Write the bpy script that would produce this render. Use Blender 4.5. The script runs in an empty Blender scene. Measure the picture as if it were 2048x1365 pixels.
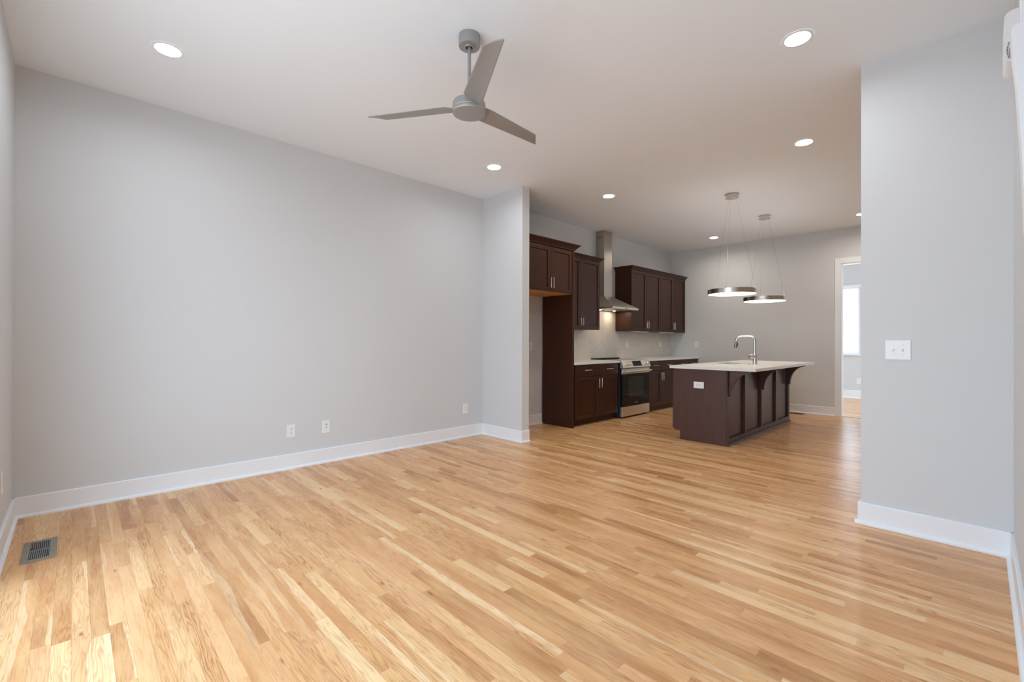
import bpy, bmesh, math, random
from mathutils import Vector, Matrix

random.seed(7)
SC = bpy.context.scene
COL = SC.collection

# ------------------------------------------------------------------ camera
YAW, PITCH, ROLL = math.radians(45.977), math.radians(0.195), math.radians(-0.188)
fw = Vector((-math.sin(YAW), math.cos(YAW), 0)); rt = Vector((math.cos(YAW), math.sin(YAW), 0)); up = Vector((0, 0, 1))
F = fw * math.cos(PITCH) + up * math.sin(PITCH)
U0 = -fw * math.sin(PITCH) + up * math.cos(PITCH)
Rv = rt * math.cos(ROLL) - U0 * math.sin(ROLL)
Uv = rt * math.sin(ROLL) + U0 * math.cos(ROLL)
cam_data = bpy.data.cameras.new('camera')
cam_data.sensor_fit = 'HORIZONTAL'; cam_data.sensor_width = 36.0
cam_data.lens = 906.275 / 2048 * 36.0
cam_data.shift_y = (680.44 - 682.5) / 2048
cam_data.clip_start = 0.02
cam = bpy.data.objects.new('camera', cam_data); COL.objects.link(cam)
cam.matrix_world = Matrix(((Rv.x, Uv.x, -F.x, 0), (Rv.y, Uv.y, -F.y, 0), (Rv.z, Uv.z, -F.z, 1.2), (0, 0, 0, 1)))
SC.camera = cam

# ------------------------------------------------------------------ world, daylight, exposure
SKY_STRENGTH = 6.35
LAMP_LIVING, LAMP_KITCHEN = 185.0, 310.0
PENDANT, HOOD_LAMP = 6.5, 380.0
PENDANT_ADDED_UP = 5.0  # strength of the extra upward glow added to the pendants
w = bpy.data.worlds.new('overcast_sky'); SC.world = w; w.use_nodes = True
nt = w.node_tree; nt.nodes.clear()
wo = nt.nodes.new('ShaderNodeOutputWorld'); bg = nt.nodes.new('ShaderNodeBackground')
tc = nt.nodes.new('ShaderNodeTexCoord'); sx = nt.nodes.new('ShaderNodeSeparateXYZ'); rp = nt.nodes.new('ShaderNodeValToRGB')
nt.links.new(tc.outputs['Generated'], sx.inputs[0])
mr = nt.nodes.new('ShaderNodeMapRange'); mr.inputs['From Min'].default_value = -1; mr.inputs['From Max'].default_value = 1
nt.links.new(sx.outputs['Z'], mr.inputs['Value']); nt.links.new(mr.outputs['Result'], rp.inputs['Fac'])
e = rp.color_ramp.elements
e[0].position = 0.0; e[0].color = (0.50, 0.54, 0.60, 1)
e[1].position = 1.0; e[1].color = (0.58, 0.78, 1.0, 1)
k = rp.color_ramp.elements.new(0.49); k.color = (0.52, 0.56, 0.62, 1)
k = rp.color_ramp.elements.new(0.52); k.color = (0.68, 0.84, 1.0, 1)
nt.links.new(rp.outputs['Color'], bg.inputs['Color']); bg.inputs['Strength'].default_value = SKY_STRENGTH
nt.links.new(bg.outputs[0], wo.inputs[0])

def portal(name, loc, rx, sx_, sy_):
    d = bpy.data.lights.new(name, 'AREA'); d.shape = 'RECTANGLE'; d.size = sx_; d.size_y = sy_
    d.cycles.is_portal = True
    o = bpy.data.objects.new(name, d); COL.objects.link(o); o.location = loc; o.rotation_euler = rx
    return o
portal('daylight_front', (-1.675, -0.43, 1.22), (math.radians(90), 0, 0), 3.0, 2.3)
portal('daylight_back', (-2.5, 12.25, 1.68), (math.radians(-90), 0, 0), 1.42, 1.45)
portal('added_daylight_far_room', (1.40, 10.6, 1.30), (math.radians(90), 0, math.radians(90)), 2.3, 2.2)  # sampling portal for the added right window of the far room

portal('added_daylight_far_room_left', (-4.65, 10.6, 1.30), (math.radians(90), 0, math.radians(-90)), 2.3, 2.2)  # sampling portal for the added left window of the far room
SC.view_settings.view_transform = 'Standard'
SC.view_settings.look = 'None'
SC.view_settings.exposure = 0.0
SC.view_settings.gamma = 1.0
SC.view_settings.use_curve_mapping = False
SC.cycles.use_denoising = True
SC.cycles.max_bounces = 14; SC.cycles.diffuse_bounces = 10; SC.cycles.glossy_bounces = 6; SC.cycles.transparent_max_bounces = 8
SC.cycles.sample_clamp_indirect = 8.0
SC.cycles.caustics_reflective = False; SC.cycles.caustics_refractive = False

# ------------------------------------------------------------------ materials
def lin(r, g, b):
    f = lambda c: (c / 255 / 12.92) if c / 255 <= 0.04045 else ((c / 255 + 0.055) / 1.055) ** 2.4
    return (f(r), f(g), f(b), 1)

def new_mat(name):
    m = bpy.data.materials.new(name); m.use_nodes = True
    n = m.node_tree.nodes; b = n['Principled BSDF']
    return m, m.node_tree, b

def plain(name, col, rough=0.5, metal=0.0, noise=0.0, scale=40.0, bump=0.0, spec=0.5, stretch=None, coat=0.0):
    m, t, b = new_mat(name)
    b.inputs['Base Color'].default_value = col
    b.inputs['Roughness'].default_value = rough; b.inputs['Metallic'].default_value = metal
    b.inputs['Specular IOR Level'].default_value = spec
    b.inputs['Coat Weight'].default_value = coat; b.inputs['Coat Roughness'].default_value = 0.15
    if noise or bump:
        c = t.nodes.new('ShaderNodeTexCoord'); mp = t.nodes.new('ShaderNodeMapping'); nz = t.nodes.new('ShaderNodeTexNoise')
        if stretch: mp.inputs['Scale'].default_value = stretch
        nz.inputs['Scale'].default_value = scale; nz.inputs['Detail'].default_value = 4
        t.links.new(c.outputs['Object'], mp.inputs[0]); t.links.new(mp.outputs[0], nz.inputs['Vector'])
        if noise:
            mx = t.nodes.new('ShaderNodeMix'); mx.data_type = 'RGBA'
            mx.inputs['A'].default_value = tuple(x * (1 - noise) for x in col[:3]) + (1,)
            mx.inputs['B'].default_value = tuple(min(1, x * (1 + noise)) for x in col[:3]) + (1,)
            t.links.new(nz.outputs['Fac'], mx.inputs['Factor']); t.links.new(mx.outputs['Result'], b.inputs['Base Color'])
        if bump:
            bp = t.nodes.new('ShaderNodeBump'); bp.inputs['Strength'].default_value = bump; bp.inputs['Distance'].default_value = 0.002
            t.links.new(nz.outputs['Fac'], bp.inputs['Height']); t.links.new(bp.outputs[0], b.inputs['Normal'])
    return m

def emissive(name, col, strength):
    m, t, b = new_mat(name)
    b.inputs['Base Color'].default_value = (0.8, 0.8, 0.8, 1)
    b.inputs['Emission Color'].default_value = col; b.inputs['Emission Strength'].default_value = strength
    return m

M = {}
M['wall'] = plain('wall_paint', (0.645, 0.66, 0.67, 1), 0.7, bump=0.03, scale=160, spec=0.25)
M['ceiling'] = plain('ceiling_paint', (0.82, 0.865, 0.90, 1), 0.8, bump=0.03, scale=160, spec=0.2)
M['trim'] = plain('trim_paint', (0.82, 0.85, 0.88, 1), 0.35, bump=0.01, scale=60)
M['plastic'] = plain('white_plastic', (0.82, 0.83, 0.84, 1), 0.3, noise=0.01)
M['slot'] = plain('dark_slot', (0.05, 0.05, 0.055, 1), 0.6, noise=0.05)
M['screw'] = plain('grey_screw', (0.45, 0.45, 0.46, 1), 0.35, metal=0.6, noise=0.05)
M['espresso'] = plain('espresso_wood', lin(61, 32, 19), 0.36, noise=0.30, scale=6, stretch=(6, 6, 0.5), bump=0.02, spec=0.32)
M['island_wood'] = plain('island_wood', lin(76, 50, 44), 0.36, noise=0.25, scale=6, stretch=(8, 8, 0.6), bump=0.02, spec=0.5)
M['raw_wood'] = plain('raw_birch', lin(205, 150, 92), 0.55, noise=0.15, scale=5, stretch=(8, 1, 8))
M['nickel'] = plain('brushed_nickel', (0.66, 0.60, 0.53, 1), 0.25, metal=1.0, noise=0.05, scale=80)
M['stainless'] = plain('stainless_steel', (0.74, 0.68, 0.61, 1), 0.42, metal=1.0, noise=0.05, scale=30, stretch=(1, 0.05, 1))
M['chimney_steel'] = plain('chimney_steel', (0.50, 0.455, 0.405, 1), 0.36, metal=1.0, noise=0.06, scale=30, stretch=(1, 1, 0.05))
M['knob_chrome'] = plain('polished_chrome', (0.86, 0.86, 0.85, 1), 0.14, metal=1.0, noise=0.02)
M['spray'] = plain('spray_head_grey', (0.26, 0.25, 0.24, 1), 0.35, metal=0.8, noise=0.03)
M['chrome'] = plain('faucet_steel', (0.60, 0.61, 0.59, 1), 0.36, metal=1.0, noise=0.03)
M['fan'] = plain('fan_silver', (0.37, 0.365, 0.355, 1), 0.42, metal=0.55, noise=0.03)
M['black_glass'] = plain('black_glass', (0.006, 0.006, 0.007, 1), 0.05, noise=0.1, spec=0.22)
M['oven_window'] = plain('oven_window', (0.018, 0.017, 0.016, 1), 0.06, noise=0.1, spec=0.4)
M['dark_metal'] = plain('dark_blue_steel', (0.03, 0.04, 0.05, 1), 0.35, metal=0.3, noise=0.1)
M['dark'] = plain('matte_black', (0.012, 0.011, 0.01, 1), 0.6, noise=0.1)  # near-black of floor slab, range feet, rear vent, hood buttons, register dampers
M['quartz'] = plain('white_quartz', (0.78, 0.765, 0.74, 1), 0.22, noise=0.05, scale=90)
M['register'] = plain('register_steel', (0.30, 0.27, 0.22, 1), 0.45, metal=0.4, noise=0.1)
M['louver'] = plain('louver_steel', (0.36, 0.37, 0.36, 1), 0.4, metal=0.4, noise=0.05)
M['register_dark'] = plain('register_bronze', (0.09, 0.06, 0.04, 1), 0.5, metal=0.3, noise=0.1)
M['lens'] = emissive('led_lens', (0.90, 0.97, 1.05, 1), LAMP_LIVING)
M['lens_kitchen'] = emissive('led_lens_kitchen', (1.0, 0.93, 0.82, 1), LAMP_KITCHEN)
M['pendant_glow'] = emissive('pendant_diffuser', (1.0, 0.90, 0.78, 1), PENDANT)
M['pendant_added_up'] = emissive('pendant_added_uplight', (0.97, 0.95, 0.94, 1), PENDANT_ADDED_UP)  # added glow, not a known part of these pendants
M['hood_glow'] = emissive('hood_lamp', (1.0, 0.80, 0.58, 1), HOOD_LAMP)
M['can'] = plain('recess_reflector', (0.85, 0.85, 0.85, 1), 0.35, noise=0.01)

def tile_mat():
    m, t, b = new_mat('rhombus_tile')
    N = t.nodes; L = t.links
    c = N.new('ShaderNodeTexCoord'); s = N.new('ShaderNodeSeparateXYZ'); L.new(c.outputs['Object'], s.inputs[0])
    def mth(op, a, bb=None):
        n = N.new('ShaderNodeMath'); n.operation = op
        for i, v in enumerate((a, bb)):
            if v is None: continue
            if isinstance(v, (int, float)): n.inputs[i].default_value = v
            else: L.new(v, n.inputs[i])
        return n.outputs[0]
    y, z = s.outputs['Y'], s.outputs['Z']
    p = mth('MULTIPLY', mth('ADD', mth('MULTIPLY', y, 0.75), mth('MULTIPLY', z, 1.3)), 16.0)
    q = mth('MULTIPLY', mth('SUBTRACT', mth('MULTIPLY', y, 0.75), mth('MULTIPLY', z, 1.3)), 16.0)
    ep = mth('ABSOLUTE', mth('SUBTRACT', mth('FRACT', p), 0.5)); eq = mth('ABSOLUTE', mth('SUBTRACT', mth('FRACT', q), 0.5))
    edge = mth('GREATER_THAN', mth('MAXIMUM', ep, eq), 0.455)
    wn = N.new('ShaderNodeTexWhiteNoise'); wn.noise_dimensions = '2D'
    cb = N.new('ShaderNodeCombineXYZ'); L.new(mth('FLOOR', p), cb.inputs[0]); L.new(mth('FLOOR', q), cb.inputs[1]); L.new(cb.outputs[0], wn.inputs['Vector'])
    mx = N.new('ShaderNodeMix'); mx.data_type = 'RGBA'
    mx.inputs['A'].default_value = (0.70, 0.665, 0.615, 1); mx.inputs['B'].default_value = (0.77, 0.735, 0.68, 1)
    L.new(wn.outputs['Value'], mx.inputs['Factor'])
    m2 = N.new('ShaderNodeMix'); m2.data_type = 'RGBA'; L.new(edge, m2.inputs['Factor']); L.new(mx.outputs['Result'], m2.inputs['A'])
    m2.inputs['B'].default_value = (0.60, 0.565, 0.52, 1); L.new(m2.outputs['Result'], b.inputs['Base Color'])
    b.inputs['Roughness'].default_value = 0.22
    bp = N.new('ShaderNodeBump'); bp.inputs['Strength'].default_value = 0.6; bp.inputs['Distance'].default_value = 0.003; bp.invert = True
    mxx = mth('MAXIMUM', ep, eq); L.new(mth('POWER', mth('MULTIPLY', mxx, 2.0), 6.0), bp.inputs['Height']); L.new(bp.outputs[0], b.inputs['Normal'])
    return m
M['tile'] = tile_mat()

def pane_mat():
    m, t, b = new_mat('window_glass')
    t.nodes.remove(b); out = t.nodes['Material Output']
    tr = t.nodes.new('ShaderNodeBsdfTransparent'); gl = t.nodes.new('ShaderNodeBsdfGlossy'); mx = t.nodes.new('ShaderNodeMixShader')
    gl.inputs['Roughness'].default_value = 0.02; mx.inputs[0].default_value = 0.06
    t.links.new(tr.outputs[0], mx.inputs[1]); t.links.new(gl.outputs[0], mx.inputs[2]); t.links.new(mx.outputs[0], out.inputs[0])
    return m
M['pane'] = pane_mat()

def floor_mat():
    m, t, b = new_mat('oak_strip_floor')
    N = t.nodes; L = t.links
    def mth(op, a, bb=None, cc=None, clamp=False):
        n = N.new('ShaderNodeMath'); n.operation = op; n.use_clamp = clamp
        for i, v in enumerate((a, bb, cc)):
            if v is None: continue
            if isinstance(v, (int, float)): n.inputs[i].default_value = v
            else: L.new(v, n.inputs[i])
        return n.outputs[0]
    def comb(x, y, z):
        n = N.new('ShaderNodeCombineXYZ')
        for i, v in enumerate((x, y, z)):
            if isinstance(v, (int, float)): n.inputs[i].default_value = v
            else: L.new(v, n.inputs[i])
        return n.outputs[0]
    def noise(vec, scale=1.0, detail=3, rough=0.55):
        n = N.new('ShaderNodeTexNoise'); n.inputs['Scale'].default_value = scale; n.inputs['Detail'].default_value = detail; n.inputs['Roughness'].default_value = rough
        L.new(vec, n.inputs['Vector']); return n.outputs['Fac']
    def mix(fac, a, bb, mode='MIX'):
        n = N.new('ShaderNodeMix'); n.data_type = 'RGBA'; n.blend_type = mode; n.clamp_factor = True
        for k_, v in (('Factor', fac), ('A', a), ('B', bb)):
            if isinstance(v, (int, float)): n.inputs[k_].default_value = v
            elif isinstance(v, tuple): n.inputs[k_].default_value = v
            else: L.new(v, n.inputs[k_])
        return n.outputs['Result']
    uvn = N.new('ShaderNodeUVMap'); uvn.uv_map = 'plank'
    s = N.new('ShaderNodeSeparateXYZ'); L.new(uvn.outputs[0], s.inputs[0]); u, v = s.outputs['X'], s.outputs['Y']
    at = N.new('ShaderNodeAttribute'); at.attribute_name = 'plank_random'; at.attribute_type = 'GEOMETRY'
    sr = N.new('ShaderNodeSeparateColor'); L.new(at.outputs['Color'], sr.inputs[0])
    r1, r2, r3 = sr.outputs[0], sr.outputs[1], sr.outputs[2]
    seed = mth('ADD', mth('MULTIPLY', r1, 37.0), mth('MULTIPLY', r2, 61.0))
    # plank tone
    ramp = N.new('ShaderNodeValToRGB'); el = ramp.color_ramp.elements
    stops = [(0.0, (168, 116, 72)), (0.10, (186, 132, 84)), (0.28, (202, 148, 98)), (0.5, (208, 157, 104)), (0.68, (212, 158, 112)), (0.82, (218, 172, 120)), (0.92, (223, 181, 130)), (1.0, (231, 196, 148))]
    el[0].position, el[0].color = stops[0][0], lin(*stops[0][1]); el[1].position, el[1].color = stops[-1][0], lin(*stops[-1][1])
    for p_, c_ in stops[1:-1]:
        q = el.new(p_); q.color = lin(*c_)
    L.new(r1, ramp.inputs['Fac'])
    # cathedral figure: rings of distorted bands
    warp = noise(comb(mth('MULTIPLY', u, 2.2), mth('MULTIPLY', v, 26.0), seed), 1.0, 2)
    ring = mth('SINE', mth('ADD', mth('MULTIPLY', v, 330.0), mth('MULTIPLY', warp, 60.0)))
    ring01 = mth('POWER', mth('MULTIPLY_ADD', ring, 0.5, 0.5), 2.2)
    ringamt = mth('MULTIPLY', ring01, mth('MULTIPLY_ADD', r3, 0.55, 0.10))
    fine = noise(comb(mth('MULTIPLY', u, 4.5), mth('MULTIPLY', v, 300.0), seed), 1.0, 3, 0.6)
    broad = noise(comb(mth('MULTIPLY', u, 2.4), mth('MULTIPLY', v, 14.0), mth('ADD', seed, 9.0)), 1.0, 3)
    col = mix(ringamt, ramp.outputs['Color'], lin(134, 84, 46))
    col = mix(mth('MULTIPLY', fine, 0.34), col, lin(165, 112, 66))
    col = mix(mth('MULTIPLY_ADD', broad, 1.3, -0.50, True), col, lin(232, 190, 136))
    # pale sapwood along one edge of some planks
    sap = mth('GREATER_THAN', mth('ADD', mth('MULTIPLY', v, 17.5), mth('MULTIPLY', noise(comb(mth('MULTIPLY', u, 1.6), 0.0, mth('ADD', seed, 4.0)), 1.0, 2), 1.6)), mth('MULTIPLY_ADD', r2, -2.6, 3.75))
    col = mix(mth('MULTIPLY', mth('MULTIPLY', sap, mth('MULTIPLY_ADD', ring01, -0.35, 1.0)), mth('MULTIPLY_ADD', r3, 0.30, 0.16)), col, lin(243, 217, 174))
    # grey mineral streaks and small knots
    st = noise(comb(mth('MULTIPLY', u, 3.0), mth('MULTIPLY', v, 70.0), mth('ADD', seed, 21.0)), 1.0, 3, 0.6)
    stm = mth('MULTIPLY', mth('MULTIPLY_ADD', st, 7.0, -4.75, True), mth('GREATER_THAN', mth('FRACT', mth('MULTIPLY', seed, 3.7)), 0.62))
    col = mix(mth('MULTIPLY', stm, 0.7), col, lin(104, 84, 66))
    kn = N.new('ShaderNodeTexVoronoi'); kn.inputs['Scale'].default_value = 1.0
    L.new(comb(mth('MULTIPLY', u, 3.1), mth('MULTIPLY', v, 9.0), seed), kn.inputs['Vector'])
    knm = mth('MULTIPLY_ADD', kn.outputs['Distance'], -14.0, 1.3, True)
    col = mix(mth('MULTIPLY', knm, 0.75), col, lin(120, 76, 44))
    # joints
    vv = mth('DIVIDE', v, 0.0572)
    gap = mth('GREATER_THAN', mth('ABSOLUTE', mth('SUBTRACT', vv, 0.5)), 0.489)
    col = mix(mth('MULTIPLY', gap, 0.40), col, lin(110, 70, 40))
    endn = N.new('ShaderNodeAttribute'); endn.attribute_name = 'plank_end'; endn.attribute_type = 'GEOMETRY'
    hs = N.new('ShaderNodeHueSaturation'); hs.inputs['Saturation'].default_value = 0.99; hs.inputs['Hue'].default_value = 0.4995; hs.inputs['Value'].default_value = 1.14
    L.new(col, hs.inputs['Color']); L.new(hs.outputs['Color'], b.inputs['Base Color'])
    b.inputs['Roughness'].default_value = 0.3
    L.new(mth('MULTIPLY_ADD', fine, 0.16, 0.20), b.inputs['Roughness'])
    b.inputs['Specular IOR Level'].default_value = 0.28
    bp = N.new('ShaderNodeBump'); bp.inputs['Strength'].default_value = 0.10; bp.inputs['Distance'].default_value = 0.002
    L.new(mth('ADD', fine, mth('MULTIPLY', r2, 0.6)), bp.inputs['Height']); L.new(bp.outputs[0], b.inputs['Normal'])
    return m
M['floor'] = floor_mat()

# ------------------------------------------------------------------ mesh helpers
class MB:
    def __init__(self): self.bm = bmesh.new()
    def box(self, x0, x1, y0, y1, z0, z1):
        vs = [self.bm.verts.new((x, y, z)) for x in (x0, x1) for y in (y0, y1) for z in (z0, z1)]
        for f in ((0, 1, 3, 2), (4, 6, 7, 5), (0, 4, 5, 1), (2, 3, 7, 6), (0, 2, 6, 4), (1, 5, 7, 3)):
            self.bm.faces.new([vs[i] for i in f])
        return self
    def hexa(self, pts):   # 8 points ordered like box
        vs = [self.bm.verts.new(p) for p in pts]
        for f in ((0, 1, 3, 2), (4, 6, 7, 5), (0, 4, 5, 1), (2, 3, 7, 6), (0, 2, 6, 4), (1, 5, 7, 3)):
            self.bm.faces.new([vs[i] for i in f])
        return self
    def prism(self, poly, axis, a0, a1):
        """poly: 2D points in the other two axes (in x,y,z order), extruded along axis from a0 to a1"""
        def pt(p, a):
            if axis == 'x': return (a, p[0], p[1])
            if axis == 'y': return (p[0], a, p[1])
            return (p[0], p[1], a)
        A = [self.bm.verts.new(pt(p, a0)) for p in poly]; B = [self.bm.verts.new(pt(p, a1)) for p in poly]
        n = len(poly); self.bm.faces.new(A); self.bm.faces.new(list(reversed(B)))
        for i in range(n): self.bm.faces.new((A[i], B[i], B[(i + 1) % n], A[(i + 1) % n]))
        return self
    def lathe(self, prof, c=(0, 0, 0), seg=48, axis=Vector((0, 0, 1))):
        """prof: list of (r, h) ; revolves around axis through c"""
        axis = Vector(axis).normalized(); a = axis.orthogonal().normalized(); b_ = axis.cross(a); c = Vector(c)
        rings = []
        for r, h in prof:
            if r < 1e-6: rings.append([self.bm.verts.new(c + axis * h)])
            else: rings.append([self.bm.verts.new(c + axis * h + a * r * math.cos(2 * math.pi * i / seg) + b_ * r * math.sin(2 * math.pi * i / seg)) for i in range(seg)])
        for p, q in zip(rings, rings[1:]):
            for i in range(seg):
                j = (i + 1) % seg
                if len(p) == 1 and len(q) == 1: continue
                if len(p) == 1: self.bm.faces.new((p[0], q[i], q[j]))
                elif len(q) == 1: self.bm.faces.new((p[i], q[0], p[j]))
                else: self.bm.faces.new((p[i], q[i], q[j], p[j]))
        return self
    def cyl(self, c, r, h, seg=32, axis=(0, 0, 1)):
        return self.lathe([(0, 0), (r, 0), (r, h), (0, h)], c, seg, axis)
    def tube(self, pts, r, seg=10):
        pts = [Vector(p) for p in pts]; rings = []
        t0 = (pts[1] - pts[0]).normalized(); a = t0.orthogonal().normalized()
        for i, p in enumerate(pts):
            t = ((pts[min(i + 1, len(pts) - 1)] - pts[max(i - 1, 0)])).normalized()
            a = (a - t * a.dot(t)).normalized(); b_ = t.cross(a)
            rr = r[i] if isinstance(r, (list, tuple)) else r
            rings.append([self.bm.verts.new(p + a * rr * math.cos(2 * math.pi * k_ / seg) + b_ * rr * math.sin(2 * math.pi * k_ / seg)) for k_ in range(seg)])
        for p, q in zip(rings, rings[1:]):
            for i in range(seg): self.bm.faces.new((p[i], q[i], q[(i + 1) % seg], p[(i + 1) % seg]))
        self.bm.faces.new(list(reversed(rings[0]))); self.bm.faces.new(rings[-1])
        return self
    def slab(self, outer, holes, z0, z1):
        """flat slab with holes, polygons in XY"""
        loops = []
        for poly in [outer] + holes:
            vs = [self.bm.verts.new((p[0], p[1], z1)) for p in poly]
            loops.append(([self.bm.edges.new((vs[i], vs[(i + 1) % len(vs)])) for i in range(len(vs))], vs))
        res = bmesh.ops.triangle_fill(self.bm, use_beauty=True, use_dissolve=False, edges=[e_ for l in loops for e_ in l[0]], normal=(0, 0, 1))
        faces = [g for g in res['geom'] if isinstance(g, bmesh.types.BMFace)]
        if z0 != z1:
            ex = bmesh.ops.extrude_face_region(self.bm, geom=faces)
            for g in ex['geom']:
                if isinstance(g, bmesh.types.BMVert): g.co.z = z0
        return self

def rrect(x0, x1, y0, y1, r, n=6):
    out = []
    for cx, cy, a0 in ((x1 - r, y1 - r, 0), (x0 + r, y1 - r, 90), (x0 + r, y0 + r, 180), (x1 - r, y0 + r, 270)):
        for i in range(n + 1):
            a = math.radians(a0 + 90 * i / n); out.append((cx + r * math.cos(a), cy + r * math.sin(a)))
    return out

def root_loc(o):
    v = Vector((0, 0, 0))
    while o is not None: v += o.location; o = o.parent
    return v

def make(name, mb, mat, parent=None, smooth=None, bevel=0.0, local=False, loc=None):
    """links mb as ONE mesh object. Vertices are in world space unless local."""
    bm = mb.bm
    bmesh.ops.recalc_face_normals(bm, faces=bm.faces)
    me = bpy.data.meshes.new(name)
    off = Vector((0, 0, 0))
    if parent is not None and not local: off = root_loc(parent)
    elif loc is not None and not local: off = Vector(loc)
    if off.length: bmesh.ops.translate(bm, verts=bm.verts, vec=-off)
    bm.to_mesh(me); bm.free()
    o = bpy.data.objects.new(name, me); COL.objects.link(o)
    me.materials.append(mat)
    if parent is not None: o.parent = parent
    elif loc is not None: o.location = loc
    if smooth is not None:
        for p in me.polygons: p.use_smooth = True
        try: me.set_sharp_from_angle(angle=math.radians(smooth))
        except Exception: pass
    if bevel:
        b = o.modifiers.new('edge', 'BEVEL'); b.width = bevel; b.segments = 2; b.limit_method = 'ANGLE'; b.angle_limit = math.radians(50)
    return o

def tag(o, label, cat, group=None, kind=None):
    o['label'] = label; o['category'] = cat
    if group: o['group'] = group
    if kind: o['kind'] = kind
    return o
def thing(name, label, cat, loc, group=None):
    o = bpy.data.objects.new(name, None); COL.objects.link(o); o.location = loc; o.empty_display_size = 0.1
    return tag(o, label, cat, group)
def struct(name, mb, mat, parent=None, **kw):
    o = make(name, mb, mat, parent, **kw)
    if parent is None: o['kind'] = 'structure'
    return o
def dup(root, loc, label, rot=None, group=None):
    r = root.copy(); COL.objects.link(r); r.location = loc; r['label'] = label
    if rot is not None: r.rotation_euler = rot
    if group: r['group'] = group
    for ch in list(root.children):
        c = ch.copy(); COL.objects.link(c); c.parent = r
        for g in list(ch.children):
            d = g.copy(); COL.objects.link(d); d.parent = c
    return r

# ------------------------------------------------------------------ dimensions
H = 3.05
XL, Y0, Y1, YP = -4.5, -0.292, 3.82, 3.938      # left wall, front wall, return wall faces
XP, XQ, XR = -3.781, -0.556, 0.127               # ends of the return walls, right wall
YQ0, YQ1 = 3.773, 3.893
YB0, YB1 = 8.92, 9.04                            # back wall
XK = 1.25                                        # right end of the kitchen
YZ = 12.1                                        # far wall of the back room

# ------------------------------------------------------------------ floor (every strip its own tone)
def build_floor():
    bm = bmesh.new(); uv = bm.loops.layers.uv.new('plank'); ca = bm.loops.layers.float_color.new('plank_random')
    W = 0.0572; y = -0.46
    rnd = random.Random(11)
    while y < YZ + 0.1:
        x = -4.62 - rnd.random() * 0.9
        while x < XK + 0.1:
            ln = rnd.choice((0.28, 0.4, 0.5, 0.62, 0.75, 0.9, 1.1, 1.35)) * rnd.uniform(0.85, 1.15)
            a, b_ = max(x, -4.62), min(x + ln, XK + 0.1)
            if b_ - a > 0.005:
                vs = [bm.verts.new(p) for p in ((a, y, 0), (b_, y, 0), (b_, y + W, 0), (a, y + W, 0))]
                f = bm.faces.new(vs); r = (rnd.random(), rnd.random(), rnd.random(), 1)
                o_ = rnd.uniform(0, 30)
                for l, (uu, vv) in zip(f.loops, ((0, 0), (b_ - a, 0), (b_ - a, W), (0, W))):
                    l[uv].uv = (uu + o_, vv if r[2] > 0.5 else W - vv); l[ca] = r
            x += ln
        y += W
    me = bpy.data.meshes.new('floor'); bm.to_mesh(me); bm.free()
    o = bpy.data.objects.new('floor', me); COL.objects.link(o); me.materials.append(M['floor']); o['kind'] = 'structure'
    mb = MB().box(-4.7, XK + 0.2, -0.5, YZ + 0.2, -0.12, -0.004)
    struct('floor_slab', mb, M['dark'])
build_floor()

# ------------------------------------------------------------------ shell
LIGHTS = [(-3.593, 0.421), (-0.775, 3.156), (-3.588, 3.194), (-1.136, 4.842), (-3.281, 4.87), (-3.278, 8.126), (-1.185, 8.14)]
circ = lambda c, r, n=40: [(c[0] + r * math.cos(2 * math.pi * i / n), c[1] + r * math.sin(2 * math.pi * i / n)) for i in range(n)]
mb = MB().slab([(-4.62, -0.46), (XK + 0.12, -0.46), (XK + 0.12, YZ + 0.12), (-4.62, YZ + 0.12)], [circ(c, 0.074) for c in LIGHTS], H, H)
mb.box(-4.62, XK + 0.12, -0.46, YZ + 0.12, H + 0.16, H + 0.24)  # unseen slab above the ceiling, added to keep outside light out
struct('ceiling', mb, M['ceiling'])
struct('wall_left', MB().box(XL - 0.12, XL, -0.45, YB0, 0, H), M['wall'])
mb = MB()
WX0, WX1, WZ0, WZ1 = -3.35, -0.15, 0.06, 2.40
mb.box(XL, WX0, Y0 - 0.14, Y0, 0, H); mb.box(WX1, XR + 0.12, Y0 - 0.14, Y0, 0, H)
mb.box(WX0, WX1, Y0 - 0.14, Y0, WZ1, H); mb.box(WX0, WX1, Y0 - 0.14, Y0, 0, WZ0)
struct('wall_front', mb, M['wall'])
struct('wall_right', MB().box(XR, XR + 0.12, Y0, YQ0, 0, H), M['wall'])
struct('wall_return_left', MB().box(XL, XP, Y1, YP, 0, H), M['wall'])
struct('wall_return_right', MB().box(XQ, XK, YQ0, YQ1, 0, H), M['wall'])
DX0, DX1, DZ = -1.573, -0.68, 2.476
mb = MB(); mb.box(XL - 0.12, DX0, YB0, YB1, 0, H); mb.box(DX1, XK, YB0, YB1, 0, H); mb.box(DX0, DX1, YB0, YB1, DZ, H)
struct('wall_back', mb, M['wall'])
mb = MB(); KW = [(9.45, 11.75)]; KZ0, KZ1 = 0.2, 2.4
mb.box(XK, XK + 0.12, YQ0, KW[0][0], 0, H); mb.box(XK, XK + 0.12, KW[0][1], YZ + 0.12, 0, H)
for a, b_ in KW: mb.box(XK, XK + 0.12, a, b_, 0, KZ0); mb.box(XK, XK + 0.12, a, b_, KZ1, H)
struct('wall_kitchen_right', mb, M['wall'])
mb = MB(); BWX0, BWX1, BWZ0, BWZ1 = -3.2, -1.80, 0.955, 2.40
mb.box(-4.62, BWX0, YZ, YZ + 0.12, 0, H); mb.box(BWX1, XK, YZ, YZ + 0.12, 0, H); mb.box(BWX0, BWX1, YZ, YZ + 0.12, 0, BWZ0); mb.box(BWX0, BWX1, YZ, YZ + 0.12, BWZ1, H)
struct('wall_far_room', mb, M['wall'])
mb = MB(); FW0, FW1 = 9.45, 11.75
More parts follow.
